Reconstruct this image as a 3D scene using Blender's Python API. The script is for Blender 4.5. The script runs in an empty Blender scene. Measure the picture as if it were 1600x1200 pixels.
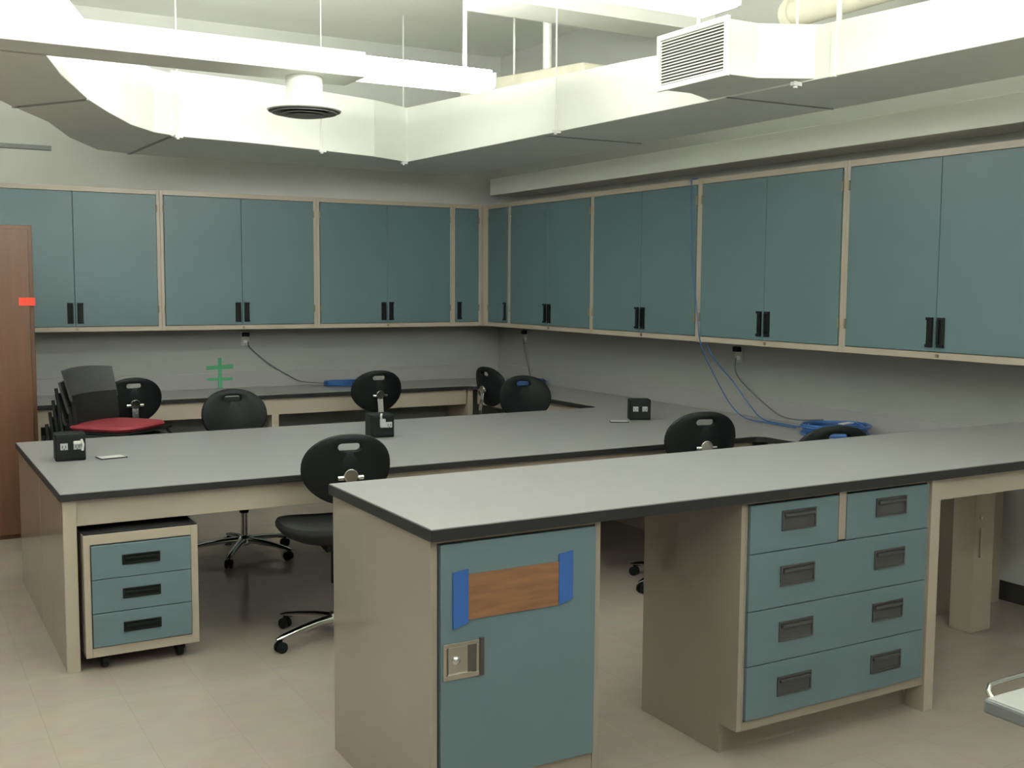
import bpy, bmesh, math, random
from mathutils import Vector, Matrix
random.seed(7)
PI = math.pi
S = bpy.context.scene
COL = S.collection

# ---------------------------------------------------------------- camera
F_PX = 1713.0
pit, rol, yaw = math.radians(5.1825), math.radians(0.3647), math.radians(29.98)
CAM = Vector((-5.0428, -8.9885, 1.6258))
Fv = Vector((math.sin(yaw)*math.cos(pit), math.cos(yaw)*math.cos(pit), -math.sin(pit)))
Rv = Vector((math.cos(yaw), -math.sin(yaw), 0)); Uv = Rv.cross(Fv)
R2 = Rv*math.cos(rol) + Uv*math.sin(rol); U2 = -Rv*math.sin(rol) + Uv*math.cos(rol)
cd = bpy.data.cameras.new('camera'); cam = bpy.data.objects.new('camera', cd); COL.objects.link(cam)
cd.sensor_fit = 'HORIZONTAL'; cd.sensor_width = 36; cd.lens = F_PX/1600*36; cd.clip_start = .02; cd.clip_end = 60
m = Matrix((R2, U2, -Fv)).transposed().to_4x4(); m.translation = CAM
cam.matrix_world = m
S.camera = cam
# ---------------------------------------------------------------- view / world
S.view_settings.view_transform = 'Standard'; S.view_settings.look = 'None'
S.view_settings.gamma = 1; S.view_settings.use_curve_mapping = False
S.view_settings.exposure = -0.94
W = bpy.data.worlds.new('world'); S.world = W; W.use_nodes = True
W.node_tree.nodes['Background'].inputs[0].default_value = (.5, .5, .5, 1)
W.node_tree.nodes['Background'].inputs[1].default_value = .05
LAMP = 7.5          # emission strength of the fluorescent lenses (underside)
LAMP_SIDE = 1.0     # scale of the brighter side panels and open tops of the strip lights

# ---------------------------------------------------------------- materials
def mat(name, col, rough=.5, metal=0, var=.06, scale=6, bump=0, spec=.5, stretch=None, emit=None):
    m = bpy.data.materials.new(name); m.use_nodes = True
    nt = m.node_tree; b = nt.nodes['Principled BSDF']
    b.inputs['Roughness'].default_value = rough; b.inputs['Metallic'].default_value = metal
    b.inputs['Specular IOR Level'].default_value = spec
    tc = nt.nodes.new('ShaderNodeTexCoord'); mp = nt.nodes.new('ShaderNodeMapping')
    if stretch: mp.inputs['Scale'].default_value = stretch
    nt.links.new(tc.outputs['Object'], mp.inputs['Vector'])
    nz = nt.nodes.new('ShaderNodeTexNoise'); nz.inputs['Scale'].default_value = scale; nz.inputs['Detail'].default_value = 5
    nt.links.new(mp.outputs[0], nz.inputs['Vector'])
    rp = nt.nodes.new('ShaderNodeValToRGB')
    c = list(col)
    rp.color_ramp.elements[0].position = .3; rp.color_ramp.elements[1].position = .7
    rp.color_ramp.elements[0].color = [x*(1-var) for x in c]+[1]
    rp.color_ramp.elements[1].color = [min(1, x*(1+var)) for x in c]+[1]
    nt.links.new(nz.outputs['Fac'], rp.inputs['Fac']); nt.links.new(rp.outputs[0], b.inputs['Base Color'])
    if bump:
        bp = nt.nodes.new('ShaderNodeBump'); bp.inputs['Strength'].default_value = bump; bp.inputs['Distance'].default_value = .002
        nt.links.new(nz.outputs['Fac'], bp.inputs['Height']); nt.links.new(bp.outputs[0], b.inputs['Normal'])
    if emit:
        b.inputs['Emission Color'].default_value = (*emit[0], 1); b.inputs['Emission Strength'].default_value = emit[1]
    return m

WALL_DIM = mat('darker_lower_wall_tone', (.285, .295, .275), .45, var=.02)  # darker wall colour standing in for weaker light below the cabinets
WALL = mat('painted_wall', (.57, .58, .55), .6, var=.03, scale=2)
CEIL = mat('ceiling_paint', (.90, .91, .85), .8, var=.03, scale=1.5)
DUCT = mat('painted_duct', (.86, .88, .82), .5, var=.03, scale=1.2)
DUCTJ = mat('duct_seam_sealant', (.30, .32, .30), .6)
CREAM = mat('cream_laminate', (.29, .252, .208), .09, var=.02, scale=3)
CREAMF = mat('cream_frame_and_lit_fronts', (.40, .352, .285), .35, var=.02, scale=3)  # also on bench fronts, lighter there to imitate the stronger front light
TEAL = mat('blue_green_door_laminate', (.092, .152, .168), .4, var=.05, scale=2)
TEALD = mat('blue_grey_drawer_laminate', (.105, .162, .184), .4, var=.04, scale=2)
TOP = mat('white_worktop_laminate', (.285, .285, .285), .32, var=.015, scale=5)
EDGE = mat('black_worktop_edge', (.016, .017, .018), .45, spec=.3)
BLK = mat('black_plastic', (.005, .007, .0075), .55, spec=.2)
FAB = mat('black_upholstery', (.011, .012, .012), .75, bump=.2, scale=60, spec=.2)
GRAF = mat('dark_grey_plastic', (.045, .046, .050), .45)
CHR = mat('chrome', (.62, .63, .62), .12, 1, var=.02)
STEEL = mat('brushed_steel', (.60, .57, .51), .25, 1, var=.08, scale=8)
RED = mat('red_upholstery', (.20, .016, .026), .7, bump=.15, scale=50)
WOOD = mat('red_brown_wood_veneer', (.105, .048, .025), .35, var=.14, scale=4, stretch=(6, 6, .5))
CORK = mat('brown_wood_grain_card', (.19, .09, .042), .5, var=.18, scale=9, stretch=(1, 1, 7))
BTAPE = mat('blue_masking_tape', (.018, .085, .30), .6, var=.08)
GTAPE = mat('green_masking_tape', (.05, .27, .13), .6, var=.12)
RTAPE = mat('red_tape', (.80, .06, .03), .6, emit=None)
BLUE = mat('blue_cable', (.025, .10, .30), .4)
GREYC = mat('grey_cable', (.10, .11, .13), .5)
WHITE = mat('white_plastic', (.72, .72, .70), .4)
CTOP = mat('cart_top_laminate', (.36, .37, .36), .4)
PALE = mat('pale_grey_socket', (.42, .44, .45), .3)
GREYE = mat('grey_edge_band', (.13, .14, .14), .4)
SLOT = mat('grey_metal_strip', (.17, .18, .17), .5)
BASEB = mat('dark_rubber_baseboard', (.04, .038, .035), .5)
BRASS = mat('dull_brass', (.30, .24, .15), .4, 1)
PIPE = mat('insulated_pipe_jacket', (.66, .64, .52), .6, var=.06)
LENS = mat('fluorescent_lens', (.9, .9, .9), .4, emit=((1.0, 1.0, .93), LAMP))
def side_mat(k): return mat('fluorescent_side_panel', (.9, .9, .9), .4, emit=((.98, 1.0, .92), LAMP_SIDE*k))
SIDE_ROW1, SIDE_ROW2, SIDE_MID, SIDE_FILL = side_mat(36.0), side_mat(9.0), side_mat(18.0), side_mat(60.0)     # glow set per row to balance brightness, strongest for the added fill
UPL = mat('fluorescent_tube_top', (.9, .9, .9), .4, emit=((.98, 1.0, .90), LAMP_SIDE*190))
DARKIN = mat('dark_interior', (.06, .055, .05), .8)

def floor_mat():
    m = bpy.data.materials.new('vinyl_floor_tiles'); m.use_nodes = True
    nt = m.node_tree; b = nt.nodes['Principled BSDF']; b.inputs['Roughness'].default_value = .2
    tc = nt.nodes.new('ShaderNodeTexCoord')
    br = nt.nodes.new('ShaderNodeTexBrick'); br.offset = 0; br.squash = 1
    br.inputs['Scale'].default_value = 1; br.inputs['Brick Width'].default_value = .305; br.inputs['Row Height'].default_value = .305
    br.inputs['Mortar Size'].default_value = .0018; br.inputs['Mortar Smooth'].default_value = .3
    br.inputs['Color1'].default_value = (.35, .30, .258, 1); br.inputs['Color2'].default_value = (.37, .317, .273, 1)
    br.inputs['Mortar'].default_value = (.325, .275, .23, 1)
    nt.links.new(tc.outputs['Object'], br.inputs['Vector'])
    nz = nt.nodes.new('ShaderNodeTexNoise'); nz.inputs['Scale'].default_value = 9; nz.inputs['Detail'].default_value = 8
    nt.links.new(tc.outputs['Object'], nz.inputs['Vector'])
    mx = nt.nodes.new('ShaderNodeMix'); mx.data_type = 'RGBA'; mx.blend_type = 'MULTIPLY'; mx.inputs[0].default_value = .25
    nt.links.new(br.outputs['Color'], mx.inputs[6]); nt.links.new(nz.outputs['Color'], mx.inputs[7])
    hs = nt.nodes.new('ShaderNodeHueSaturation'); hs.inputs['Value'].default_value = 1.1; hs.inputs['Saturation'].default_value = .9
    nt.links.new(mx.outputs[2], hs.inputs['Color']); nt.links.new(hs.outputs[0], b.inputs['Base Color'])
    return m
FLOOR = floor_mat()

# ---------------------------------------------------------------- mesh helpers
class M:
    """Collects shapes in one bmesh; 'off' is subtracted so world positions may be given."""
    def __init__(s, off=(0, 0, 0)):
        s.bm = bmesh.new(); s.o = Vector(off)
    def v(s, p): return s.bm.verts.new(Vector(p)-s.o)
    def box(s, x0, y0, z0, x1, y1, z1):
        x0, x1 = sorted((x0, x1)); y0, y1 = sorted((y0, y1)); z0, z1 = sorted((z0, z1))
        a = [s.v((x, y, z)) for z in (z0, z1) for x, y in ((x0, y0), (x1, y0), (x1, y1), (x0, y1))]
        for f in ((3, 2, 1, 0), (4, 5, 6, 7), (0, 1, 5, 4), (1, 2, 6, 5), (2, 3, 7, 6), (3, 0, 4, 7)):
            s.bm.faces.new([a[i] for i in f])
        return s
    def prism(s, pts, z0, z1):
        """pts: plan polygon; z0/z1 numbers or per-point lists"""
        n = len(pts)
        A = [s.v((p[0], p[1], z0[i] if isinstance(z0, (list, tuple)) else z0)) for i, p in enumerate(pts)]
        B = [s.v((p[0], p[1], z1[i] if isinstance(z1, (list, tuple)) else z1)) for i, p in enumerate(pts)]
        s.bm.faces.new(A[::-1]); s.bm.faces.new(B)
        for i in range(n): s.bm.faces.new([A[i], A[(i+1) % n], B[(i+1) % n], B[i]])
        return s
    def ring(s, c, u, w, r, n, r2=None):
        r2 = r if r2 is None else r2
        return [s.v(Vector(c)+Vector(u)*(r*math.cos(2*PI*i/n))+Vector(w)*(r2*math.sin(2*PI*i/n))) for i in range(n)]
    def skin(s, rings, caps=True):
        for a, b in zip(rings, rings[1:]):
            n = len(a)
            for i in range(n): s.bm.faces.new([a[i], a[(i+1) % n], b[(i+1) % n], b[i]])
        if caps:
            s.bm.faces.new(rings[0][::-1]); s.bm.faces.new(rings[-1])
        return s
    def tube(s, pts, r, n=10, closed=False):
        pts = [Vector(p) for p in pts]; rings = []
        rr = r if isinstance(r, (list, tuple)) else [r]*len(pts)
        pu = None
        for i, p in enumerate(pts):
            if closed: t = pts[(i+1) % len(pts)]-pts[i-1]
            else: t = pts[min(i+1, len(pts)-1)]-pts[max(i-1, 0)]
            t.normalize()
            if pu is None:
                ref = Vector((0, 0, 1)) if abs(t.z) < .9 else Vector((1, 0, 0)); u = ref.cross(t).normalized()
            else:
                u = (pu-t*pu.dot(t)); u = u.normalized() if u.length > 1e-6 else pu
            pu = u; w = t.cross(u)
            rings.append(s.ring(p, u, w, rr[i], n))
        if closed: s.skin(rings+[rings[0]], False)
        else: s.skin(rings)
        return s
    def lathe(s, prof, c=(0, 0, 0), axis='z', n=24):
        """prof: list of (r, h) along axis through c"""
        ax = {'x': (Vector((1, 0, 0)), Vector((0, 1, 0)), Vector((0, 0, 1))),
              'y': (Vector((0, 1, 0)), Vector((0, 0, 1)), Vector((1, 0, 0))),
              'z': (Vector((0, 0, 1)), Vector((1, 0, 0)), Vector((0, 1, 0)))}[axis]
        s.skin([s.ring(Vector(c)+ax[0]*h, ax[1], ax[2], max(r, 1e-4), n) for r, h in prof])
        return s
    def obj(s, name, m, parent=None, bevel=0, smooth=False, kind=None, loc=None, seg=2):
        bmesh.ops.recalc_face_normals(s.bm, faces=s.bm.faces)
        me = bpy.data.meshes.new(name); s.bm.to_mesh(me); s.bm.free()
        if smooth:
            for p in me.polygons: p.use_smooth = True
            me.set_sharp_from_angle(angle=math.radians(38))
        me.materials.append(m)
        o = bpy.data.objects.new(name, me); COL.objects.link(o)
        if parent: o.parent = parent
        if loc is not None: o.location = loc
        if bevel:
            b = o.modifiers.new('bevel', 'BEVEL'); b.width = bevel; b.segments = seg; b.limit_method = 'ANGLE'; b.angle_limit = math.radians(40)
        if kind: o['kind'] = kind
        return o

def thing(name, label, cat, loc=(0, 0, 0), rotz=0, group=None):
    o = bpy.data.objects.new(name, None); COL.objects.link(o); o.empty_display_size = .1
    o.location = loc; o.rotation_euler = (0, 0, rotz); o['label'] = label; o['category'] = cat
    if group: o['group'] = group
    return o
def tag(o, label, cat, group=None):
    o['label'] = label; o['category'] = cat
    if group: o['group'] = group
    return o
def copy_tree(o, parent=None):
    kids = [k for k in bpy.data.objects if k.parent == o]
    c = o.copy(); COL.objects.link(c); c.parent = parent
    for k in kids: copy_tree(k, c)
    return c

# ---------------------------------------------------------------- room shell
ZC = 3.7
def st(name, m, *boxes):
    b = M()
    for x in boxes: b.box(*x)
    return b.obj(name, m, kind='structure')
st('floor', FLOOR, (-8, -12, -.1, .1, .1, 0))
st('ceiling', CEIL, (-8, -12, ZC, .1, .1, ZC+.1))
st('wall_back', WALL, (-8, 0, 0, 0, .1, ZC))
st('wall_right', WALL, (0, -12, 0, .1, .1, ZC))
st('wall_left', WALL, (-8.1, -12, 0, -8, .1, ZC))
st('wall_front', WALL, (-8, -12.1, 0, 0, -12, ZC))
st('baseboard_right', BASEB, (-.012, -12, 0, 0, 0, .10))
st('baseboard_back', BASEB, (-8, -.012, 0, -.012, 0, .10))
# added wall skins between counters and cabinets, coloured darker to imitate dimmer light
st('toned_wall_back', WALL_DIM, (-8, -.006, .80, -.006, 0, 1.262))
st('toned_wall_right', WALL_DIM, (-.006, -12, .80, 0, 0, 1.262))
# ceiling beam crossing towards the right wall
st('trim_1', CEIL, (-1.75, -3.0, 3.355, 0, -2.65, ZC))

# ---------------------------------------------------------------- wall cabinets
ZB, ZT, DU = 1.256, 2.325, .33
def wall_cabinet(axis, a, b, label, ndoor, handle_side=None, group='wall cabinets'):
    """axis 'x': hangs on back wall between x=a..b (a<b). axis 'y': hangs on right wall between y=a..b.
       Built along local +X, front towards local -Y."""
    w = b-a
    if axis == 'x': loc, rz = (a, 0, ZB), 0
    else: loc, rz = (0, b, ZB), -PI/2        # local +X -> world -Y, local -Y -> world -X
    t = thing('wall_cabinet', label, 'cabinet', loc, rz, group)
    H = ZT-ZB; ft = .018; g = .003
    sw, tr, br = .026, .036, .036
    fy = -DU
    c = M()
    c.box(.001, fy+.015, .001, ft, -.002, H); c.box(w-ft, fy+.015, .001, w-.001, -.002, H)          # sides
    c.box(ft, fy+.015, H-ft, w-ft, -.014, H-.001); c.box(ft, fy+.015, .012, w-ft, -.014, .012+ft)
    c.box(ft, -.014, .001, w-ft, -.003, H-.002)
    c.box(.0005, fy-.004, 0, sw, fy+.015, H+.0005); c.box(w-sw, fy-.004, 0, w-.0005, fy+.015, H+.0005)
    c.box(sw, fy-.004, H-tr, w-sw, fy+.015, H); c.box(sw, fy-.004, 0, w-sw, fy+.015, br)
    c.obj('carcass', CREAMF, t, .0015)
    x0, x1 = sw+g, w-sw-g
    if ndoor == 2: doors = [(x0, (x0+x1)/2-g/2, 'r'), ((x0+x1)/2+g/2, x1, 'l')]
    else: doors = [(x0, x1, handle_side)]
    for d0, d1, hs in doors:
        d = M(); d.box(d0, fy-.012, br+g, d1, fy+.008, H-tr-g); dd = d.obj('door', TEAL, t, .002)
        hx = d1-.034 if hs == 'r' else d0+.034
        h = M(); z0, z1 = .062, .215
        h.box(hx-.021, fy-.016, z0, hx+.021, fy-.012, z1)
        h.box(hx-.021, fy-.026, z0, hx+.021, fy-.016, z0+.014); h.box(hx-.021, fy-.026, z1-.014, hx+.021, fy-.016, z1)
        h.box(hx-.021 if hs == 'l' else hx+.009, fy-.029, z0+.014, hx-.009 if hs == 'l' else hx+.021, fy-.016, z1-.014)
        h.obj('handle', BLK, dd, .003)
        for hz in (br+.10, H-tr-.13):                      # barrel hinges on the outer side
            q = M(); xx = d0-.004 if hs == 'r' else d1+.004
            q.tube([(xx, fy-.014, hz), (xx, fy-.014, hz+.055)], .005, 8); q.obj('hinge', BRASS, dd)
    if w > .6:
        q = M(); q.lathe([(.010, 0), (.010, .004), (.006, .006)], (w/2+.01, fy-.004-.006, .018), 'y', 14); q.obj('lock', BRASS, t)
    return t
bx = [-4.41, -3.16, -1.91, -.66]
names_b = ['blue wall cabinet on the back wall above the brown wood cabinet',
           'blue wall cabinet on the back wall over the green tape marks',
           'blue wall cabinet on the back wall over the chair with the chrome back bar']
for i in range(3): wall_cabinet('x', bx[i], bx[i+1], names_b[i], 2)
wall_cabinet('x', -.66, -.375, 'narrow one-door blue wall cabinet on the back wall at the inside corner', 1, 'l')
ry = [-.772, -2.032, -3.290, -4.555, -5.83]
wall_cabinet('y', ry[0], -.375, 'narrow one-door blue wall cabinet on the right wall at the inside corner', 1, 'r')
names_r = ['blue two-door wall cabinet on the right wall nearest the corner',
           'blue wall cabinet on the right wall with a blue cable hanging along its right edge',
           'blue wall cabinet on the right wall above the coiled blue cable',
           'large blue wall cabinet at the right edge of the view, nearest of the right wall']
for i in range(4): wall_cabinet('y', ry[i+1], ry[i], names_r[i], 2)
# cream corner post between the two runs
c = M(); c.box(-.375, -.334, ZB, -.33, -.002, ZT); c.box(-.334, -.375, ZB, -.002, -.33, ZT)
c.box(-.375, -.375, ZB, -.33, -.33, ZT)
tag(c.obj('corner_post', CREAMF, bevel=.001), 'cream corner post joining the two rows of wall cabinets', 'post')

# ---------------------------------------------------------------- low perimeter counter (back + right wall) and middle bench top: one continuous worktop
D1, TH = .76, .032
dB, dC = .70, .63
xM, yMf, yMr = -4.434, -4.244, -2.574
def rc(cx, cy, r, a0, a1, n=6):
    return [(cx+r*math.cos(math.radians(a0+(a1-a0)*i/n)), cy+r*math.sin(math.radians(a0+(a1-a0)*i/n))) for i in range(n+1)]
poly = [(-7.2, 0-.002), (-7.2, -dB)] + [(-dC-.10, -dB)] + rc(-dC-.10, -dB-.10, .10, 90, 0)[1:] + \
       [(-dC, yMr+.06)] + rc(-dC-.06, yMr+.06, .06, 0, -90)[1:] + \
       [(xM, yMr), (xM, yMf), (-dC-.06, yMf)] + rc(-dC-.06, yMf-.06, .06, 90, 0)[1:] + [(-dC, -5.44), (-.002, -5.44), (-.002, -.002)]
wt = thing('worktop', 'white continuous worktop with black edge along both walls and over the middle bench', 'worktop', (-.3, -3.4, D1-TH))
b = M((-.3, -3.4, D1-TH)); b.prism(poly, D1-TH, D1-.003); b.obj('edge_band', EDGE, wt)
def inset(p, d):
    n = len(p); out = []
    A = sum(p[i][0]*p[(i+1) % n][1]-p[(i+1) % n][0]*p[i][1] for i in range(n))
    sg = 1 if A > 0 else -1
    for i in range(n):
        a = Vector(p[i-1]); q = Vector(p[i]); c_ = Vector(p[(i+1) % n])
        e1 = (q-a).normalized(); e2 = (c_-q).normalized()
        n1 = Vector((-e1.y, e1.x))*sg; n2 = Vector((-e2.y, e2.x))*sg
        k = n1+n2; k = k/max(k.dot(n1), .2)
        out.append((q.x+k.x*d, q.y+k.y*d))
    return out
b = M((-.3, -3.4, D1-TH)); b.prism(inset(poly, .003), D1-.006, D1); b.obj('laminate_surface', TOP, wt)
# backsplashes (upstands)
b = M((-.3, -3.4, D1-TH)); b.box(-7.2, -.020, D1, -.020, -.002, .887); b.box(-.020, -5.44, D1, -.002, -.002, .887)
b.obj('backsplash', TOP, wt, .002)
# base frames below the perimeter counters
t = thing('counter_base', 'cream apron and legs carrying the low counter along the back wall', 'counter base', (-3.5, -.35, 0))
b = M((-3.5, -.35, 0)); b.box(-7.2, -dB+.025, .60, -.70, -dB+.045, D1-TH); b.obj('apron', CREAMF, t, .001)
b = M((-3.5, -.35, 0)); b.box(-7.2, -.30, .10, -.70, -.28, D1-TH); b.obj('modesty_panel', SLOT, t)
for x in (-.66, -2.385, -4.11, -5.83):
    b = M((-3.5, -.35, 0)); b.box(x-.024, -dB+.024, 0, x+.024, -.05, D1-TH) if x != -2.385 else b.box(x-.028, -dB+.024, 0, x+.028, -.05, D1-TH)
    b.obj('leg_panel', CREAMF, t, .001)
t = thing('counter_base', 'cream apron and legs carrying the low counter along the right wall', 'counter base', (-.35, -3, 0))
b = M((-.35, -3, 0)); b.box(-dC+.025, yMr+.02, .60, -dC+.045, -.70, D1-TH); b.obj('apron', CREAMF, t, .001)
b = M((-.35, -3, 0)); b.box(-dC+.025, -5.42, .60, -dC+.045, yMf-.02, D1-TH); b.obj('apron', CREAMF, t, .001)
for y in (-5.40, ):
    b = M((-.35, -3, 0)); b.box(-.60, y-.02, 0, -.05, y+.02, D1-TH); b.obj('leg_panel', CREAMF, t, .001)

# ---------------------------------------------------------------- middle bench base
t = thing('bench_base', 'cream end panels and aprons under the middle white bench', 'bench', (-2.5, -3.4, 0)); o = (-2.5, -3.4, 0)
ysp = -3.47
b = M(o); b.box(xM+.012, yMf+.018, 0, xM+.064, yMf+.036, D1-TH); b.obj('front_post', CREAMF, t, .001)  # lighter cream stands in for light on the panel's front edge
for y0, y1 in ((yMf+.036, ysp-.003), (ysp+.003, yMr-.02)):
    b = M(o); b.box(xM+.012, y0, 0, xM+.062, y1, D1-TH); b.obj('end_panel', CREAM, t, .002)
b = M(o); b.box(xM+.062, yMf+.035, .615, -.70, yMf+.055, D1-TH); b.obj('apron', CREAMF, t, .001)
b = M(o); b.box(xM+.062, yMr-.055, .615, -.70, yMr-.035, D1-TH); b.obj('apron', CREAMF, t, .001)
for x in (-.66,):
    b = M(o); b.box(x-.02, yMf+.06, 0, x+.02, yMr-.06, D1-TH); b.obj('leg_panel', CREAMF, t, .001)

# mobile pedestal
px0, px1, pyf, pyb = -4.352, -3.885, -4.262, -3.74
t = thing('mobile_pedestal', 'three-drawer blue and cream pedestal on castors under the left end of the middle bench', 'drawer unit', ((px0+px1)/2, (pyf+pyb)/2, 0)); o = ((px0+px1)/2, (pyf+pyb)/2, 0)
zb0, zt0 = .062, .582
b = M(o); b.box(px0, pyf+.02, zb0, px0+.018, pyb, zt0); b.box(px1-.018, pyf+.02, zb0, px1, pyb, zt0)
b.box(px0+.018, pyb-.018, zb0+.001, px1-.018, pyb-.001, zt0-.001); b.box(px0+.018, pyf+.02, zb0+.001, px1-.018, pyb-.018, zb0+.018)
b.box(px0, pyf, zb0, px0+.026, pyf+.02, zt0); b.box(px1-.030, pyf, zb0, px1, pyf+.02, zt0)
b.box(px0+.026, pyf, zt0-.042, px1-.03, pyf+.02, zt0); b.box(px0+.026, pyf, zb0, px1-.03, pyf+.02, zb0+.040)
b.obj('carcass', CREAMF, t, .0015)
b = M(o); b.box(px0+.002, pyf+.004, zt0, px1-.002, pyb, zt0+.006); b.obj('top', EDGE, t)
def pull(b_, x, z, w_, h_, y):
    """recessed dark pull: frame with an inset dark dish, facing -Y"""
    fr = .007
    b_.box(x-w_/2, y-.005, z-h_/2, x+w_/2, y, z-h_/2+fr); b_.box(x-w_/2, y-.005, z+h_/2-fr, x+w_/2, y, z+h_/2)
    b_.box(x-w_/2, y-.005, z-h_/2+fr, x-w_/2+fr, y, z+h_/2-fr); b_.box(x+w_/2-fr, y-.005, z-h_/2+fr, x+w_/2, y, z+h_/2-fr)
    b_.box(x-w_/2+.003, y-.0015, z-h_/2+.003, x+w_/2-.003, y+.001, z+h_/2-.003)
    b_.box(x-w_/2+.01, y-.011, z+h_/2-.022, x+w_/2-.01, y-.003, z+h_/2-.012)
dz0, dz1 = zb0+.043, zt0-.045; n = 3; dh = (dz1-dz0)/n
for k in range(n):
    b = M(o); b.box(px0+.029, pyf-.010, dz0+k*dh+.0015, px1-.033, pyf+.012, dz0+(k+1)*dh-.0015); d = b.obj('drawer', TEALD, t, .0015)
    b = M(o); pull(b, (px0+px1)/2-.01+.004, dz0+(k+.52)*dh, .155, .043, pyf-.010); b.obj('handle', BLK, d, .001)
def castor(o_, x, y, t_, r=.031, h=.063):
    b_ = M(o_); b_.box(x-.022, y-.014, h-.006, x+.022, y+.022, h); b_.box(x-.021, y-.010, r, x-.017, y+.014, h-.005); b_.box(x+.017, y-.010, r, x+.021, y+.014, h-.005)
    b_.lathe([(r*.7, -.015), (r, -.012), (r, .012), (r*.7, .015)], (x, y+.006, r), 'x', 18)
    return b_.obj('castor', BLK, t_, smooth=True)
for x in (px0+.08, px1-.075):
    for y in (pyf+.05, pyb-.06): castor(o, x, y, t)

# ---------------------------------------------------------------- near tall bench
D2 = .941; xN, yNf, yNr = -3.73, -6.2664, -5.4548
wt = thing('worktop', 'white high worktop with thick black edge on the nearest bench', 'worktop', (-1.9, -5.86, D2-.036)); o = (-1.9, -5.86, D2-.036)
b = M(o); b.box(xN, yNf, D2-.036, -.002, yNr, D2-.003); b.obj('edge_band', EDGE, wt)
b = M(o); b.box(xN+.003, yNf+.003, D2-.006, -.005, yNr-.003, D2); b.obj('laminate_surface', TOP, wt)
zu = D2-.036
# locker cabinet
o = (-3.44, -5.9, 0)
t = thing('locker_cabinet', 'cream cabinet with one tall blue locking door at the end of the nearest bench', 'cabinet', o)
lx0, lx1, lyf, lyb = xN+.012, -3.135, yNf+.030, -5.60
b = M(o)
b.box(lx0+.0, lyf, 0, lx0+.022, yNr-.01, zu)
b.box(lx1-.022, lyf, 0, lx1, lyb, zu); b.box(lx0+.022, lyb-.02, 0, lx1-.022, lyb-.001, zu); b.box(lx0+.022, lyf+.03, .08, lx1-.022, lyb-.02, .10)
b.box(lx0+.022, lyf+.001, zu-.014, lx1-.022, lyb-.02, zu); b.box(lx0+.022, lyf+.002, .0, lx1-.022, lyf+.02, .165)
b.obj('carcass', CREAM, t, .0015)
b = M(o); b.box(lx0+.026, lyf-.014, .170, lx1-.026, lyf+.012, zu-.016); door = b.obj('door', TEALD, t, .002)
yd = lyf-.014
b = M(o); fx0, fx1, fz0, fz1 = -3.686, -3.565, .492, .600
b.box(fx0, yd-.005, fz0, fx1, yd-.0005, fz0+.014); b.box(fx0, yd-.005, fz1-.012, fx1, yd-.0005, fz1)
b.box(fx0, yd-.005, fz0+.014, fx0+.010, yd-.0005, fz1-.012); b.box(fx1-.014, yd-.005, fz0+.014, fx1, yd-.0005, fz1-.012)
b.box(fx0+.010, yd-.0035, fz0+.014, fx1-.042, yd-.0005, fz1-.012)
b.box(fx0+.012, yd-.008, fz0+.012, fx1-.03, yd-.004, fz0+.018)
lk = b.obj('recessed_latch', STEEL, door, .001); lk['label'] = 'steel latch plate'
b = M(o); b.box(fx1-.042, yd-.0015, fz0+.014, fx1-.014, yd-.0003, fz1-.012); b.obj('finger_slot', DARKIN, lk)
b = M(o); b.box(fx0+.010, yd-.0045, fz0+.014, fx0+.016, yd-.003, fz1-.012); b.obj('finger_slot', DARKIN, lk)
b = M(o); b.lathe([(.012, 0), (.012, -.004), (.008, -.007), (.004, -.009)], (fx0+.040, yd-.0035, .548), 'y', 18); b.obj('key_cylinder', CHR, lk, smooth=True)
b = M(o); b.box(fx1-.004, yd-.008, fz0, fx1+.010, yd-.0005, fz1+.004); b.obj('trim', BASEB, lk)
b = M(o); b.box(-3.612, yd-.004, .662, -3.288, yd-.001, .796); 
sign = b.obj('taped_card', CORK, None, .0005, loc=o); tag(sign, 'brown wood-grain card taped to the blue locker door', 'card')
for x0, x1, z0, z1, lab in ((-3.655, -3.606, .640, .806, 'left'), (-3.298, -3.248, .662, .818, 'right')):
    b = M(o); b.prism([(x0, yd-.0055), (x1, yd-.0055), (x1, yd-.0008), (x0, yd-.0008)], [z0, z0+.014, z0+.014, z0], [z1, z1+.006, z1+.006, z1])
    tp = b.obj('blue_tape_strip', BTAPE, None, loc=o); tag(tp, 'vertical blue tape strip on the %s end of the brown card' % lab, 'tape', 'tape strips on the brown card')
# drawer cabinet
ux0, ux1 = -2.562, -1.629; uyf, uyb = yNf+.030, -5.70; o = ((ux0+ux1)/2, (uyf+uyb)/2, 0)
t = thing('drawer_cabinet', 'wide cream base cabinet with eight-pull blue drawers under the nearest bench', 'cabinet', o)
b = M(o); side = [(uyf, .105), (uyf, zu), (uyb, zu), (uyb, 0), (uyf+.09, 0), (uyf+.09, .105)]
for x in (ux0, ux1-.02):
    A = [b.v((x, y, z)) for y, z in side]; B = [b.v((x+.02, y, z)) for y, z in side]
    b.bm.faces.new(A); b.bm.faces.new(B[::-1])
    for i in range(len(A)): b.bm.faces.new([A[i], B[i], B[(i+1) % 6], A[(i+1) % 6]])
b.box(ux0+.02, uyb-.021, 0, ux1-.02, uyb-.001, zu); b.box(ux0+.02, uyf+.001, zu-.012, ux1-.02, uyb-.02, zu); b.box(ux0+.02, uyf+.021, .107, ux1-.02, uyb-.02, .125)
b.box(ux0+.02, uyf-.001, .138, ux0+.027, uyf+.02, zu-.012); b.box(ux0+.02, uyf-.001, .105, ux1-.02, uyf+.02, .138)
b.box(-2.118, uyf-.012, .728, -2.083, uyf+.02, zu)
b.obj('carcass', CREAM, t, .0015)
b = M(o); b.box(ux0+.02, uyf+.091, 0, ux1-.02, uyf+.105, .106); b.obj('toe_kick', CREAM, t)
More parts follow.
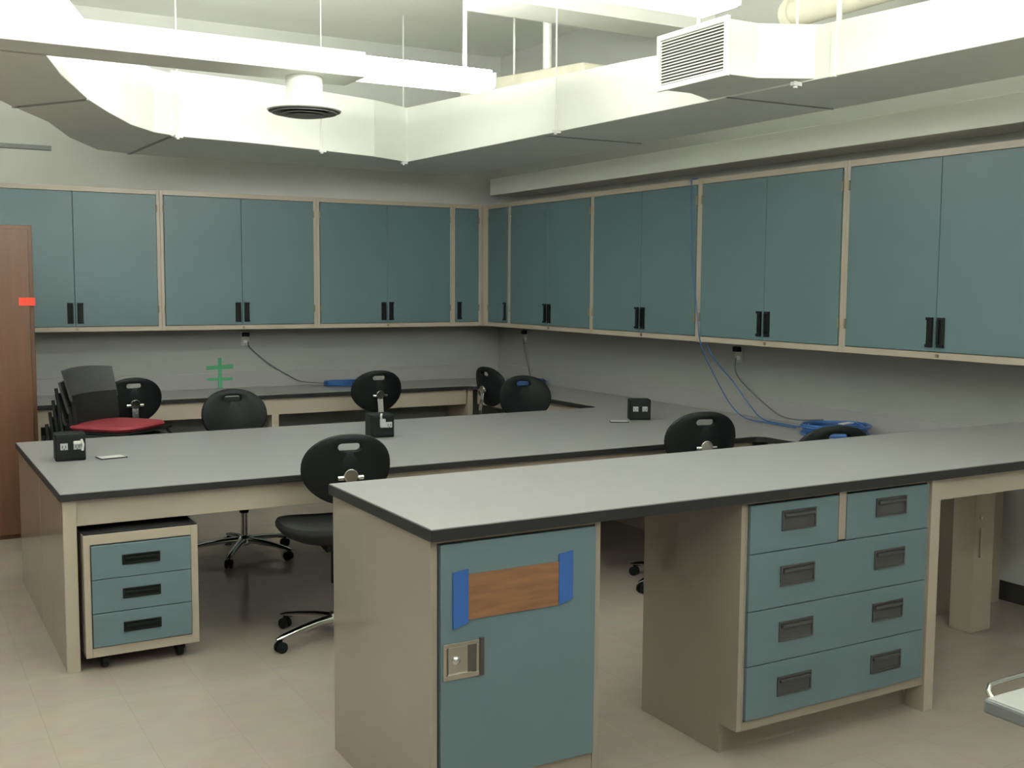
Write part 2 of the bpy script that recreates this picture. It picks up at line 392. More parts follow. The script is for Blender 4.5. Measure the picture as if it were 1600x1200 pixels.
rows = [.141, .331, .523, .722, zu-.014]
ddx0, ddx1 = ux0+.029, ux1-.020
for k in range(4):
    z0, z1 = rows[k]+.0015, rows[k+1]-.0015
    spans = [(ddx0, ddx1)] if k < 3 else [(ddx0, -2.121), (-2.080, ddx1)]
    ds = []
    for s0, s1 in spans:
        b = M(o); b.box(s0, uyf-.012, z0, s1, uyf+.012, z1); ds.append(b.obj('drawer', TEALD, t, .0015))
    for j, x in enumerate((-2.312, -1.852)):
        zc = [.240, .435, .632, .826][k]
        b = M(o); pull(b, x, zc, .160, .070, uyf-.012); b.obj('handle', GRAF, ds[j if len(ds) > 1 else 0], .001)
# leg + apron on the right of it
o = (-1.6, -6.2, 0)
t = thing('bench_base', 'cream leg and apron carrying the right part of the nearest bench', 'bench', o)
b = M(o); b.box(-1.628, yNf+.020, 0, -1.578, yNf+.11, zu); b.obj('leg', CREAMF, t, .0015)  # coloured lighter than the side panels to mimic light from the front
b = M(o); b.box(-1.578, yNf+.030, .818, -.01, yNf+.048, zu); b.obj('apron', CREAMF, t, .001)
b = M(o); b.box(-1.628, yNr-.05, .60+.2, -.01, yNr-.03, zu); b.obj('apron', CREAMF, t, .001)
b = M(o); b.box(-.64, -5.70, 0, -.50, -5.58, zu); lg = b.obj('leg', CREAMF, t, .0015)
b = M(o); b.box(-.606, -5.708, .36, -.598, -5.70, .50); b.lathe([(.008, 0), (.008, -.006)], (-.60, -5.70, .55), 'y', 12); b.obj('latch', STEEL, lg)

# ---------------------------------------------------------------- utility table corner at lower right
o = (-2.55, -8.0, 0)
t = thing('utility_cart', 'white-topped cart with grey edge and chrome rail at the lower right corner', 'cart', o)
cx0, cy1, cz = -3.045, -7.535, .76
b = M(o); b.box(cx0, cy1-.62, cz-.034, cx0+.95, cy1, cz-.002); b.obj('edge_band', GREYE, t, .006)
b = M(o); b.box(cx0+.006, cy1-.614, cz-.004, cx0+.944, cy1-.006, cz); b.obj('top', CTOP, t, .001)
b = M(o); zz = cz+.012
b.tube([(cx0+.022, cy1-.008, cz-.01), (cx0+.024, cy1+.006, zz-.006), (cx0+.045, cy1+.018, zz), (cx0+.10, cy1+.022, zz), (cx0+.85, cy1+.022, zz), (cx0+.93, cy1+.03, zz), (cx0+.92, cy1, cz-.01)], .006, 10)
b.obj('handrail', CHR, t, smooth=True)
for x in (cx0+.22, cx0+.80):
    for y in (cy1-.18, cy1-.52):
        b = M(o); b.box(x-.016, y-.016, .09, x+.016, y+.016, cz-.034); lg = b.obj('leg', CHR, t, .003)
        b = M(o); b.lathe([(.028, -.012), (.038, -.010), (.038, .010), (.028, .012)], (x, y+.01, .038), 'x', 18); b.box(x-.02, y-.01, .06, x+.02, y+.02, .092); b.obj('castor', BLK, lg, smooth=True)
b = M(o); b.box(cx0+.2, cy1-.54, .22, cx0+.82, cy1-.16, .24); b.obj('shelf', GREYE, t, .003)

# ---------------------------------------------------------------- brown tall cabinet
o = (-4.70, -1.26, 0)
t = thing('tall_wood_cabinet', 'tall brown wood cabinet standing at the left edge of the view', 'cabinet', o)
b = M(o); b.box(-5.20, -1.49, 0, -4.195, -1.0, 1.975); b.obj('carcass', WOOD, t, .003)
for x0, x1 in ((-5.18, -4.70), (-4.696, -4.222)):
    b = M(o); b.box(x0, -1.512, .03, x1, -1.492, 1.95); b.obj('door', WOOD, t, .002)
b = M(o); b.box(-4.285, -1.5135, 1.475, -4.19, -1.511, 1.525); b.box(-4.194, -1.5135, 1.475, -4.1925, -1.44, 1.525)
tag(b.obj('red_tape_tag', RTAPE, None, loc=o), 'bright red tape tag stuck on the brown wood cabinet edge', 'tape')

# ---------------------------------------------------------------- task chairs
def make_chair():
    t = thing('task_chair', '', 'chair')
    # backrest disc with hand slot
    a, hu, hd = .200, .155, .165; cz = .825; N = 48; sx, sz = 0, .098; sw, sh = .050, .0165
    def outer(i, k):
        th = 2*PI*i/N; x, z = math.cos(th), math.sin(th)
        e = .92
        X = a*math.copysign(abs(x)**e, x)*(1 if z > 0 else 1-.16*z*z); Z = (hu if z > 0 else hd)*math.copysign(abs(z)**e, z)
        return X*k, Z*k
    def slot(i, g=0):
        # stadium boundary in direction of outer point i
        X, Z = outer(i, 1); d = Vector((X-sx, Z-sz)).normalized()
        hw, r = sw-sh, sh+g
        lo, hi = 0, .2
        for _ in range(30):
            mI = (lo+hi)/2; px_, pz_ = d.x*mI, d.y*mI
            q = Vector((max(abs(px_)-hw, 0), pz_)).length
            if q < r: lo = mI
            else: hi = mI
        return sx+d.x*lo, sz+d.y*lo
    def P(x, z, dy):
        tilt = -z*.16
        return (x, -.235+tilt+.9*x*x*1.2+dy, cz+z)
    m_ = M(); fr = []
    def blend(i, f):
        sx_, sz_ = slot(i); ox, oz = outer(i, 1); return sx_+(ox-sx_)*f, sz_+(oz-sz_)*f
    prof = [(0, -.012), (0.04, -.019), (.3, -.022), (.7, -.019), (.93, -.012), (1, 0), (.95, .014), (.7, .026), (.3, .028), (.04, .022), (0, .012)]
    rings = []
    for f, dy in prof:
        rings.append([m_.v(P(*blend(i, f), dy)) for i in range(N)])
    m_.skin(rings+[rings[0]], False)
    m_.obj('backrest', BLK, t, smooth=True)
    # seat
    m_ = M(); N2 = 40
    def sring(k, z, yo=0):
        out = []
        for i in range(N2):
            th = 2*PI*i/N2; c_, s_ = math.cos(th), math.sin(th); e = .72
            x = .268*math.copysign(abs(c_)**e, c_)*k; y = .235*math.copysign(abs(s_)**e, s_)*k+.015
            zz = z - (.02*max(0, y/.25)**3 if k > .8 else 0) + .012*(x/.25)**2
            out.append(m_.v((x, y+yo, zz)))
        return out
    m_.skin([sring(.35, .462), sring(.70, .468), sring(.92, .492), sring(.995, .514), sring(1, .530), sring(.965, .546), sring(.85, .553), sring(.4, .546), sring(.05, .544)])
    m_.obj('seat', FAB, t, smooth=True)
    # chrome back support
    m_ = M(); pts = [(-.10, .455), (-.22, .452), (-.287, .475), (-.305, .54), (-.296, .66), (-.275, .80)]
    A = []
    for y, z in pts: A.append([m_.v((x, y+dy, z+dy2)) for x, dy, dy2 in ((-.021, -.004, 0), (.021, -.004, 0), (.021, .004, .0), (-.021, .004, .0))])
    for i, (y, z) in enumerate(pts):
        if i < 2:
            for q, dz in zip(A[i], (-.004, -.004, .004, .004)): q.co.z = z+dz; q.co.y = y
    m_.skin(A); m_.lathe([(.030, 0), (.034, .008), (.034, .024), (.028, .030)], (0, -.292, .800), 'y', 20)
    sp = m_.obj('back_support', CHR, t, .001, smooth=True)
    for sg in (-1, 1):
        m_ = M(); m_.tube([(sg*.055, -.276, .792), (sg*.030, -.279, .792)], .012, 12); m_.obj('knob', CHR, sp, smooth=True)
    # mechanism + column
    m_ = M(); m_.box(-.07, -.10, .428, .07, .09, .464); m_.tube([(.06, .0, .44), (.21, .02, .436)], .006, 8); m_.obj('mechanism', BLK, t, .006)
    m_ = M(); m_.lathe([(.026, .26), (.028, .27), (.026, .43)]); cl = m_.obj('column', BLK, t, smooth=True)
    m_ = M(); m_.lathe([(.019, .09), (.019, .262)]); m_.obj('gas_strut', CHR, cl, smooth=True)
    m_ = M(); m_.lathe([(.030, .062), (.044, .070), (.044, .105), (.034, .122), (.022, .125)]); m_.obj('hub', CHR, t, smooth=True)
    for k in range(5):
        an = 2*PI*k/5-math.radians(13); u = Vector((math.cos(an), math.sin(an), 0)); w = Vector((-u.y, u.x, 0)); R = []
        m_ = M()
        for r, z, hw, hh in ((.03, .096, .024, .020), (.12, .092, .021, .018), (.22, .080, .018, .015), (.295, .068, .017, .012), (.328, .062, .008, .006)):
            R.append(m_.ring(u*r+Vector((0, 0, z)), w, Vector((0, 0, 1)), hw, 12, hh))
        m_.skin(R); lg = m_.obj('leg', CHR, t, smooth=True)
        m_ = M(); c_ = u*.305
        m_.tube([c_+Vector((0, 0, .030)), c_+Vector((0, 0, .064))], .008, 8)
        for sgn in (-1, 1):
            q = c_+u*.0+w*(.013*sgn)+Vector((0, 0, .025)); m_.tube([q-w*.009, q-w*.006, q+w*.006, q+w*.009], [.017, .025, .025, .017], 16)
        m_.obj('castor', BLK, lg, smooth=True)
    return t
chair0 = make_chair(); used = [False]
def place_chair(x, y, deg, label):
    c = copy_tree(chair0) if used[0] else chair0
    used[0] = True
    c.location = (x, y, 0); c.rotation_euler = (0, 0, math.radians(deg)); c['label'] = label; c['group'] = 'black task chairs'
    return c
place_chair(-3.27, -4.32, -8, 'nearest black task chair, seen whole from behind, at the front of the middle bench')
place_chair(-3.20, -2.60, 178, 'black round-backed task chair behind the middle bench just below the green tape')
place_chair(-1.80, -1.15, -4, 'black task chair at the back counter with its chrome back bar facing the view')
place_chair(-3.57, -1.02, 2, 'black task chair with bright chrome bar half hidden behind the stacked chairs')
place_chair(-.66, -1.38, -84, 'black task chair seen edge-on in the far corner')
place_chair(-1.11, -2.51, 172, 'black task chair behind the middle bench, in front of the edge-on corner chair')
place_chair(-1.29, -4.37, -17, 'black task chair between the middle and nearest benches, its top showing above the white worktop')
place_chair(-1.08, -5.10, -20, 'black task chair almost hidden behind the nearest bench in front of the coiled cable')

# ---------------------------------------------------------------- stack of side chairs
def make_side_chair(seatm):
    t = thing('stacking_chair', '', 'chair')
    m_ = M(); R = []
    for k, z in ((.3, .440), (.95, .446), (1, .462), (.96, .476), (.7, .482), (.2, .480)):
        ring = []
        for i in range(32):
            th = 2*PI*i/32; c_, s_ = math.cos(th), math.sin(th); e = .45
            ring.append(m_.v((.235*k*math.copysign(abs(c_)**e, c_), .225*k*math.copysign(abs(s_)**e, s_), z)))
        R.append(ring)
    m_.skin(R); s_ = m_.obj('seat', seatm, t, smooth=True)
    m_ = M(); m_.box(-.235, -.225, .428, .235, .225, .442); m_.obj('seat_shell', BLK, t, .004)
    m_ = M(); nx, nz = 14, 6; gr = {}
    for side in (0, 1):
        for i in range(nx+1):
            for j in range(nz+1):
                u = -1+2*i/nx; v = j/nz
                x = u*(.215+.012*v); z = .640+.175*v - (.020*u*u*(1-v)) + (-.012*u*u*v)
                y = -.215-.05*v+.05*u*u+(.010 if side else -.006)
                gr[side, i, j] = m_.v((x, y, z))
    f = m_.bm.faces.new
    for i in range(nx):
        for j in range(nz):
            f([gr[0, i, j], gr[0, i, j+1], gr[0, i+1, j+1], gr[0, i+1, j]]); f([gr[1, i, j], gr[1, i+1, j], gr[1, i+1, j+1], gr[1, i, j+1]])
    for i in range(nx):
        f([gr[0, i, 0], gr[0, i+1, 0], gr[1, i+1, 0], gr[1, i, 0]]); f([gr[0, i, nz], gr[1, i, nz], gr[1, i+1, nz], gr[0, i+1, nz]])
    for j in range(nz):
        f([gr[0, 0, j], gr[1, 0, j], gr[1, 0, j+1], gr[0, 0, j+1]]); f([gr[0, nx, j], gr[0, nx, j+1], gr[1, nx, j+1], gr[1, nx, j]])
    m_.obj('backrest', GRAF, t, smooth=True)
    m_ = M(); R = []
    for z, dy in ((.482, .0), (.50, .004), (.60, .0), (.655, -.006)):
        R.append([m_.v((u*.20, -.205-.05*(z-.55)+.045*u*u+q+dy, z)) for q, us in ((-.012, (-1, -.6, 0, .6, 1)), (.016, (1, .6, 0, -.6, -1))) for u in us])
    m_.skin(R); m_.obj('back_pad', FAB, t, smooth=True)
    for sg in (-1, 1):
        m_ = M(); m_.tube([(sg*.245, -.245, .70), (sg*.245, -.21, .45), (sg*.25, -.19, .42), (sg*.25, .17, .42), (sg*.25, .20, .39), (sg*.255, .235, .01)], .010, 10)
        m_.obj('side_frame', BLK, t, smooth=True)
        m_ = M(); m_.tube([(sg*.25, -.15, .42), (sg*.255, -.27, .01)], .010, 10); m_.obj('leg', BLK, t, smooth=True)
    return t
red = make_side_chair(RED); blk = make_side_chair(FAB)
fd = Vector((math.sin(math.radians(43)), -math.cos(math.radians(43)), 0))     # facing direction of the stack
base = Vector((-3.80, -2.0, 0)); NST = 5
for k in range(NST):
    if k == NST-1: c = red
    elif k == 0: c = blk
    else: c = copy_tree(blk)
    off = fd*(-.025*(NST-1-k))
    c.location = base+off+Vector((0, 0, k*.073)); c.rotation_euler = (0, 0, math.atan2(fd.y, fd.x)-PI/2)
    c['group'] = 'stacked side chairs'
    c['label'] = ['black stacking chair at the bottom of the stack beside the brown cabinet', 'black stacking chair, second from the bottom of the stack',
                  'black stacking chair in the middle of the stack', 'black stacking chair directly under the red-seated one',
                  'stacking chair with red seat and dark backrest on top of the stack'][k]

# ---------------------------------------------------------------- outlet boxes on the middle bench
def outlet_box(x, y, rz, label, style, w=.138):
    t = thing('outlet_box', label, 'outlet box', (x, y, D1), rz, 'black outlet boxes on the middle bench')
    h = .132
    m_ = M(); m_.box(-w/2, -.055, 0, w/2, .055, h); m_.obj('housing', BLK, t, .006)
    m_ = M(); m_.box(-w/2+.006, -.060, .012, w/2-.006, -.0545, h-.010); fp = m_.obj('face_plate', BLK, t, .002)
    for j in ((-.030, .030) if style != 1 else (.004, .036)):
        m_ = M(); m_.box(j-.017, -.063, .056, j+.017, -.060, .088); so = m_.obj('socket', PALE, fp, .003)
        m_ = M(); m_.box(j-.009, -.0638, .064, j-.006, -.063, .078); m_.box(j+.006, -.0638, .064, j+.009, -.063, .078); m_.lathe([(.003, 0), (.003, -.0008)], (j, -.063, .060), 'y', 8); m_.obj('slots', BLK, so)
    if style == 0:
        m_ = M(); m_.tube([(.052, -.066, .050), (.056, -.068, .080), (.048, -.067, .105)], .006, 8); m_.obj('lead', WHITE, t, smooth=True)
        m_ = M(); m_.box(.012, -.074, .082, .046, -.060, .098); m_.obj('plug', WHITE, t, .004)
    if style == 1:
        m_ = M(); m_.box(-.020, -.078, .060, .010, -.060, .108); m_.tube([(-.012, -.07, .10), (-.016, -.072, .125), (-.008, -.06, .136)], .007, 8); m_.obj('plug', PALE, t, .004)
    return t
outlet_box(-4.262, -3.31, -.05, 'black outlet box at the left end of the middle bench', 0)
outlet_box(-2.600, -3.25, -.08, 'black outlet box with a grey plug near the middle of the middle bench', 1)
outlet_box(-.79, -3.27, -.50, 'black outlet box at the wall end of the middle bench', 2)
def card(x, y, rz, sx, sy, label):
    m_ = M(); m_.box(-sx/2, -sy/2, 0, sx/2, sy/2, .004); o_ = m_.obj('flat_card', WHITE, None, .0005, loc=(x, y, D1)); o_.rotation_euler = (0, 0, rz)
    tag(o_, label, 'card', 'flat cards on the middle bench'); 
    m_ = M(); m_.box(-sx/2-.002, -sy/2-.004, 0, sx/2+.004, -sy/2, .006); m_.box(-sx/2-.004, -sy/2-.002, 0, -sx/2, sy/2, .006); m_.obj('dark_edge', EDGE, o_)
card(-4.075, -3.345, .15, .12, .09, 'small flat white card with dark edge beside the leftmost outlet box')
card(-.99, -3.33, -.5, .11, .08, 'small flat white card beside the outlet box nearest the wall')

# ---------------------------------------------------------------- wall outlets, green tape, cables
def wall_outlet(p, axis, label):
    t = thing('wall_outlet', label, 'outlet', p, 0 if axis == 'x' else -PI/2, 'outlets under the wall cabinets')
    m_ = M(); m_.box(-.036, -.008, -.057, .036, -.0005, .057); pl = m_.obj('plate', PALE, t, .002)
    for z in (-.024, .024):
        m_ = M(); m_.box(-.016, -.010, z-.013, .016, -.008, z+.013); m_.obj('socket', WHITE, pl, .002)
    m_ = M(); m_.box(-.030, -.040, .018, .030, -.009, .052); m_.obj('plug_adapter', BLK, t, .005)
wall_outlet((-2.42, 0, 1.165), 'x', 'outlet with black adapter on the back wall under the cabinets')
wall_outlet((0, -.50, 1.165), 'y', 'outlet with black adapter on the right wall near the corner')
wall_outlet((0, -3.33, 1.165), 'y', 'outlet with black adapter on the right wall above the coiled cable')
def smooth_path(pts, n=8):
    P_ = [Vector(p) for p in pts]; out = []
    for i in range(len(P_)-1):
        p0 = P_[max(i-1, 0)]; p1 = P_[i]; p2 = P_[i+1]; p3 = P_[min(i+2, len(P_)-1)]
        for k in range(n):
            t_ = k/n
            out.append(.5*((2*p1)+(p2-p0)*t_+(2*p0-5*p1+4*p2-p3)*t_*t_+(3*p1-p0-3*p2+p3)*t_**3))
    out.append(P_[-1]); return out
def coil(c, rx, ry, turns, label, leads, grp='blue cable coils', tie=False, z0=D1, LY=5):
    t = thing('cable_coil', label, 'cable', (c[0], c[1], z0))
    t['group'] = grp
    rnd = random.Random(int(c[1]*100)); m_ = M(); pts = []
    n = 40
    for k in range(turns*n):
        a = 2*PI*k/n; lay = k/n
        jr = 1-.05*((int(lay)*7) % 6)/1.0*.9+.015*math.sin(3*a+lay)
        pts.append((rx*jr*math.cos(a)+.008*math.sin(lay*2.1), ry*jr*math.sin(a)+.008*math.cos(lay*1.7), .0045+.0105*(int(lay) % LY)+.0105*(a/(2*PI) % 1)*(1 if int(lay) % LY < LY-1 else -(LY-1))))
    m_.tube(pts, .0045, 8); m_.obj('loops', BLUE, t, smooth=True)
    for L, mt in leads:
        m_ = M((c[0], c[1], z0)); m_.tube(smooth_path(L), .0042, 8); m_.obj('lead', mt, t, smooth=True)
    if tie:
        m_ = M(); m_.prism([(-.035, -.10), (.075, -.075), (.065, -.035), (-.04, -.06)], .076, .080); m_.obj('label_tag', WHITE, t, .0005)
coil((-1.66, -.22), .155, .11, 14, 'blue cable coil on the back counter behind the chair with the chrome bar',
     [([(-2.40, -.03, 1.14), (-2.385, -.035, 1.09), (-2.25, -.03, .97), (-2.08, -.03, .86), (-1.95, -.06, .795), (-1.80, -.20, .785)], GREYC)])
coil((-.21, -.84), .17, .17, 14, 'blue cable coil on the counter in the far corner',
     [([(-.03, -.50, 1.14), (-.035, -.52, 1.06), (-.035, -.55, .98), (-.04, -.62, .86), (-.08, -.70, .80), (-.12, -.72, .79)], GREYC)])
zc_ = ZT
coil((-.235, -4.43), .185, .20, 24, 'large blue cable coil with white tag on the right-hand counter',
     [([(-.03, -3.33, 1.14), (-.035, -3.335, 1.05), (-.035, -3.42, .97), (-.035, -3.60, .87), (-.05, -3.78, .80), (-.12, -4.02, .80), (-.16, -4.26, .83)], GREYC),
      ([(-.335, -3.34, 1.30), (-.25, -3.36, 1.15), (-.12, -3.42, .98), (-.10, -3.56, .84), (-.13, -3.72, .770), (-.17, -3.98, .768), (-.22, -4.18, .775)], BLUE)], tie=True, LY=7)
hb = M((-.358, -3.25, 1.8)); hb.tube(smooth_path([(-.20, -3.20, zc_+.006), (-.335, -3.215, zc_+.004), (-.356, -3.22, zc_-.03), (-.358, -3.23, 2.0), (-.358, -3.25, 1.75), (-.357, -3.30, 1.5), (-.350, -3.33, 1.28), (-.30, -3.34, 1.15), (-.22, -3.36, 1.0), (-.18, -3.45, .85), (-.20, -3.62, .775), (-.22, -3.88, .769), (-.27, -4.15, .775)]), .0036, 8)
tag(hb.obj('hanging_cable', BLUE, smooth=True, loc=(-.358, -3.25, 1.8)), 'thin blue cable hanging down the front of the right wall cabinets', 'cable')
# green tape cross on back wall
ge = thing('green_tape_marker', 'green tape strips crossed on the back wall above the counter', 'tape', (-2.635, -.021, .86)); o = (-2.635, -.021, .86)
for x0, x1, z0, z1, dz, y in ((-2.745, -2.525, .915, .950, .006, -.0095), (-2.745, -2.535, .828, .852, -.004, -.024)):
    b = M(o); b.prism([(x0, y), (x1, y), (x1, y+.002), (x0, y+.002)], [z0, z0+dz, z0+dz, z0], [z1-.004, z1+dz, z1+dz, z1-.004]); b.obj('strip', GTAPE, ge)
b = M(o); b.box(-2.648, -.0105, .889, -2.620, -.0065, 1.01); b.obj('strip', GTAPE, ge)
b = M(o); b.box(-2.652, -.026, .765, -2.622, -.0205, .888); b.obj('strip', GTAPE, ge)

# ---------------------------------------------------------------- ductwork
ZD = 2.58
o = (-2.4, -1.2, ZD)
dt = thing('air_duct', 'large white painted air duct turning round the ceiling above the benches', 'duct', o)
XR = -1.33
# main run along the right wall, tapering in height
ys = [-1.0, -2.4, -3.8, -5.1, -6.5, -8.5]; top = [3.0, 2.95, 2.90, 2.83, 2.79, 2.74]
xr = [-1.40, -1.34, -1.29, -1.24, -1.20, -1.17]
b = M(o)
P1 = [(xr[i], ys[i]) for i in range(6)]; P2 = [(-.36, -8.5), (-.36, -.35)]
R = []
for i in range(6):
    R.append([b.v((xr[i], ys[i], ZD)), b.v((-.53, ys[i], ZD)), b.v((-.53, ys[i], top[i])), b.v((xr[i], ys[i], top[i]))])
b.skin(R); b.obj('main_run', DUCT, dt, .004)
inner = [(-1.405, -1.0), (-1.76, -1.20), (-2.25, -1.35), (-2.76, -1.48), (-3.20, -1.54), (-3.34, -1.58), (-3.48, -1.68), (-3.67, -1.95), (-3.89, -2.42), (-4.05, -2.80), (-4.27, -3.45), (-4.39, -3.90)]
outer_ = [(-.95, -.28), (-1.21, -.28), (-1.86, -.30), (-2.6, -.30), (-3.10, -.33), (-3.38, -.36), (-3.62, -.48), (-3.90, -1.10), (-4.12, -1.80), (-4.36, -2.30), (-4.70, -3.1), (-4.98, -3.90)]
def strip(b_, A, B, z0, z1):
    R_ = [[b_.v((p[0], p[1], z0)), b_.v((q[0], q[1], z0)), b_.v((q[0], q[1], z1)), b_.v((p[0], p[1], z1))] for p, q in zip(A, B)]
    b_.skin(R_)
b = M(o); strip(b, [(-.53, -1.0)]+inner[:6], [(-.53, -.28)]+outer_[:6], ZD, 3.0); b.obj('back_run', DUCT, dt, .004)
b = M(o); strip(b, inner[5:], outer_[5:], ZD, 2.98); b.obj('elbow', DUCT, dt, .004)
# seams
def seam(p, q, z, w=.010):
    b_ = M(o)
    p = Vector((p[0], p[1], z)); q = Vector((q[0], q[1], z)); d = (q-p).normalized(); n_ = Vector((-d.y, d.x, 0))*w
    a = [b_.v(x) for x in (p+n_, p-n_, q-n_, q+n_)]; c_ = [b_.v(x+Vector((0, 0, -.006))) for x in (p+n_, p-n_, q-n_, q+n_)]
    b_.skin([a, c_]); b_.obj('seam', DUCTJ, dt)
for i in (5, 9): seam(inner[i], outer_[i], ZD)
for y in (-2.9, -4.62): seam((xr[0]+(y+1)*-.028+.02, y), (-.55, y-.02), ZD, .004)
b = M(o)
for y, x in ((-5.30, -1.236),): b.box(x-.010, y-.012, ZD-.004, x+.01, y+.012, 2.82)
b.obj('standing_seam', DUCT, dt, .002)
# cross run with round diffuser
b = M(o); b.box(-7.6, -4.14, ZD, -3.04, -3.88, 2.695); b.obj('cross_run', DUCT, dt, .003)
b = M(o); b.lathe([(.085, 2.43), (.085, 2.60)], (-3.29, -4.0, 0), 'z', 32); nk = b.obj('neck', DUCT, dt, smooth=True)
b = M(o); b.lathe([(.170, 2.424), (.172, 2.428), (.168, 2.434), (.110, 2.446), (.086, 2.450)], (-3.29, -4.0, 0), 'z', 36)
b.obj('diffuser', DUCT, nk, smooth=True)
b = M(o); 
for r0, r1, z0 in ((.150, .125, 2.412), (.115, .09, 2.404), (.08, .03, 2.398)): b.lathe([(r1, z0+.012), (r0, z0), (r0, z0+.004), (r1, z0+.018)], (-3.29, -4.0, 0), 'z', 36)
b.lathe([(.166, 2.420), (.166, 2.4245)], (-3.29, -4.0, 0), 'z', 36)
b.obj('louvre_rings', SLOT, nk, smooth=True)
# supply box + grille facing -X
gx, g0, g1, gz0, gz1 = -1.62, -5.02, -4.49, 2.590, 2.862
b = M(o)
R = [[b.v((gx+.01, g1-.02, gz0+.01)), b.v((gx+.01, g0+.02, gz0+.01)), b.v((gx+.01, g0+.02, gz1-.01)), b.v((gx+.01, g1-.02, gz1-.01))],
     [b.v((-1.42, g1-.02, gz0+.01)), b.v((-1.42, g0+.02, gz0+.01)), b.v((-1.42, g0+.02, gz1-.01)), b.v((-1.42, g1-.02, gz1-.01))],
     [b.v((-1.20, g1+.05, ZD+.004)), b.v((-1.20, g0-.20, ZD+.004)), b.v((-1.20, g0-.20, 2.83)), b.v((-1.20, g1+.05, 2.85))]]
b.skin(R); sb = b.obj('supply_box', DUCT, dt, .003)
b = M(o); fw = .026
b.box(gx-.006, g0, gz0, gx+.012, g1, gz0+fw); b.box(gx-.006, g0, gz1-fw, gx+.012, g1, gz1); b.box(gx-.006, g0, gz0+fw, gx+.012, g0+fw, gz1-fw); b.box(gx-.006, g1-fw, gz0+fw, gx+.012, g1, gz1-fw)
gr_ = b.obj('grille', DUCT, sb, .002)
b = M(o); b.box(gx+.008, g0+fw, gz0+fw, gx+.0095, g1-fw, gz1-fw); b.obj('grille_opening', DARKIN, gr_)
b = M(o); n = 15
for k in range(n):
    z = gz0+fw+(k+.5)*(gz1-gz0-2*fw)/n
    A = [(gx-.003, z-.0045), (gx+.007, z+.004), (gx+.007, z+.0055), (gx-.003, z-.003)]
    a = [b.v((x, g0+fw, zz)) for x, zz in A]; c_ = [b.v((x, g1-fw, zz)) for x, zz in A]; b.skin([a, c_])
b.obj('louvres', DUCT, gr_)
# flexible boot / saddle on top of the duct, round hanging pipe
b = M(o); b.prism([(-1.22, -3.20), (-.75, -3.20), (-.75, -1.55), (-1.22, -1.55)], 2.90, [3.0, 3.0, 3.12, 3.12]); b.obj('insulated_boot', PIPE, dt, .02)

# hangers
def rod(x, y, z0, label, r=.008, m_=WHITE, strap=False):
    t_ = thing('duct_hanger', label, 'hanger', (x, y, z0), 0, 'hangers from the ceiling')
    b_ = M((x, y, z0)); b_.tube([(x, y, z0), (x, y, ZC)], r, 10); b_.obj('rod', m_, t_, smooth=True)
    if strap:
        b_ = M((x, y, z0)); b_.box(x-.020, y-.014, z0-.016, x+.030, y+.014, z0+.004); b_.lathe([(.012, -.026), (.012, -.012)], (x, y, z0), 'z', 8); b_.obj('clip', WHITE, t_, .002)
rod(-1.425, -.99, ZD, 'thin white hanger rod at the inside corner of the duct', .006, strap=True)
rod(-1.355, -3.12, ZD, 'thin white hanger rod in front of the duct left of the grille box', .005, strap=True)
rod(-1.265, -5.09, ZD, 'white hanger rod in front of the duct right of the grille box', .006, strap=True)
rod(-2.24, -1.375, ZD, 'thin white hanger rod on the back duct run behind the round diffuser', .005, strap=True)
rod(-3.31, -1.61, ZD, 'thin white hanger rod at the start of the duct elbow', .005, strap=True)
rod(-1.10, -2.60, 3.02, 'thick white vertical pipe rising from the duct to the ceiling', .032)
rod(-1.05, -2.07, 3.06, 'slim white vertical rod rising behind the strip light end', .010)
rod(-1.0, -4.05, 2.86, 'slim white vertical rod rising just left of the grille box', .014)
rod(-.9, -5.0, 2.83, 'slim white vertical rod rising behind the grille box', .014)
# strut channel under elbow
b = M((-4.2, -1.7, 2.5)); b.box(-4.62, -1.0, 2.50, -4.0, -.96, 2.53); 
tag(b.obj('hanger_strut', SLOT, bevel=.002, loc=(-4.2, -1.7, 2.5)), 'dark metal strut below the duct elbow above the left wall cabinets', 'strut')
# pipes
b = M((0, 0, 0)); b.tube([(-.62, -4.35, 3.12), (-.62, -11.9, 3.12)], .075, 20); b.lathe([(.09, -.02), (.09, .02)], (-.62, -4.40, 3.12), 'y', 20)
tag(b.obj('insulated_pipe', PIPE, smooth=True), 'cream insulated pipe above the duct at upper right', 'pipe')
b = M((0, 0, 0)); b.box(-.27, -11.9, 2.415, -.002, -.30, 2.56)
tag(b.obj('wall_bulkhead_box', DUCT, bevel=.004), 'long pale boxed raceway running above the right wall cabinets', 'raceway')

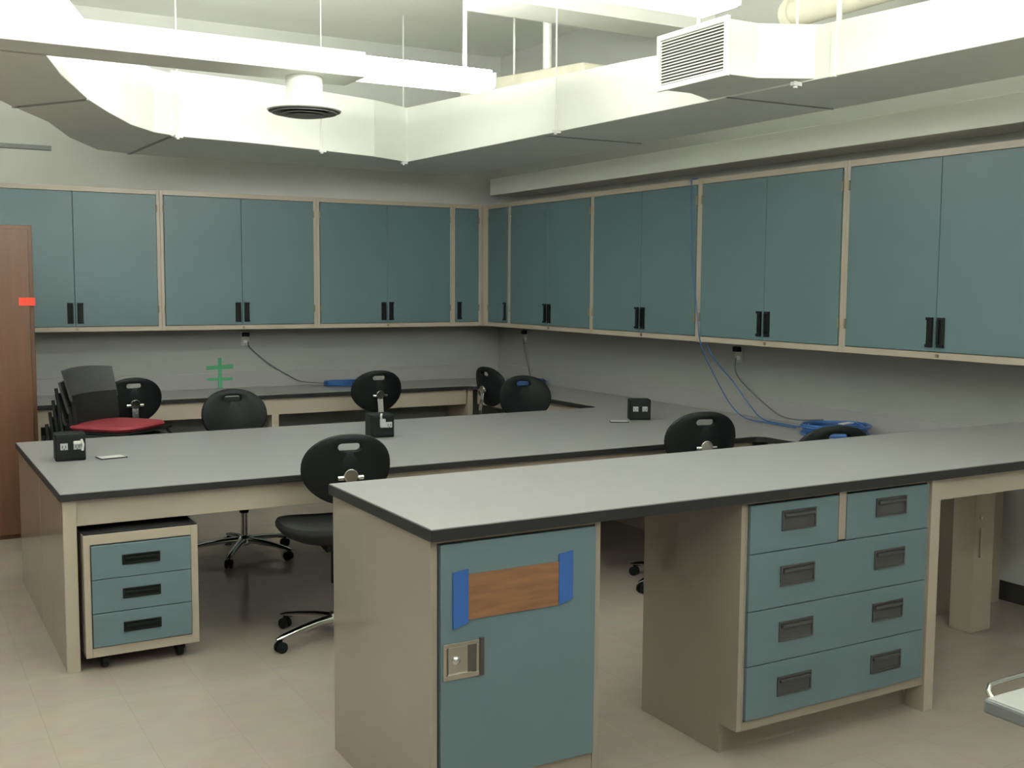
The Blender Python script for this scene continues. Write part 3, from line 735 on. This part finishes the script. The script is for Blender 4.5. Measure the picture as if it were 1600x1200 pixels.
# ---------------------------------------------------------------- strip lights
def strip_light(x0, x1, y, z, label, side):
    t_ = thing('strip_light', label, 'light', ((x0+x1)/2, y, z), 0, 'fluorescent strip lights'); o_ = ((x0+x1)/2, y, z)
    b_ = M(o_); b_.box(x0, y-.045, z+.070, x1, y+.045, z+.100); b_.obj('housing', WHITE, t_, .003)
    for xe in (x0, x1):
        b_ = M(o_); b_.box(xe-.006, y-.118, z+.002, xe+.006, y+.118, z+.088); b_.obj('end_cap', WHITE, t_, .003)
    b_ = M(o_); b_.box(x0+.006, y-.108, z, x1-.006, y+.108, z+.006); b_.obj('lens', LENS, t_, .002)
    for sg in (-1, 1):
        b_ = M(o_); prof = [(.108, .007), (.114, .007), (.104, .084), (.050, .084), (.050, .080), (.098, .078)]
        A = [b_.v((x0+.006, y+sg*p, z+q)) for p, q in prof]; B = [b_.v((x1-.006, y+sg*p, z+q)) for p, q in prof]; b_.skin([A, B])
        b_.obj('side_panel', side, t_)
    for sg in (-1, 1):
        b_ = M(o_); b_.tube([(x0+.01, y+sg*.076, z+.094), (x1-.01, y+sg*.076, z+.094)], .013, 10); b_.obj('tube', UPL, t_, smooth=True)
    for x in (x0+.14, x1-.14):
        b_ = M(o_); b_.tube([(x, y, z+.09), (x, y, ZC)], .012, 10); b_.obj('stem', WHITE, t_, smooth=True)
strip_light(-4.36, -1.93, -3.27, 2.745, 'glowing strip light beside the round ceiling diffuser', SIDE_ROW1)
strip_light(-6.85, -4.42, -3.27, 2.745, 'glowing strip light above the left end of the duct', SIDE_ROW1)
strip_light(-4.40, -1.99, -5.40, 2.745, 'glowing strip light at the top of the view left of the grille box', SIDE_ROW2)
strip_light(-6.85, -4.46, -5.40, 2.745, 'strip light above the upper left of the view', SIDE_ROW2)
strip_light(-3.90, -1.50, -6.75, 2.745, 'strip light over the front of the nearest bench', SIDE_MID)
strip_light(-6.40, -4.00, -8.9, 2.745, 'added unseen strip light behind the view for front fill', SIDE_MID)  # added out of view as front light
strip_light(-3.90, -1.50, -8.9, 2.745, 'added unseen fill strip light right of the white-topped cart', SIDE_FILL)  # added out of view to brighten the drawers, leg and floor
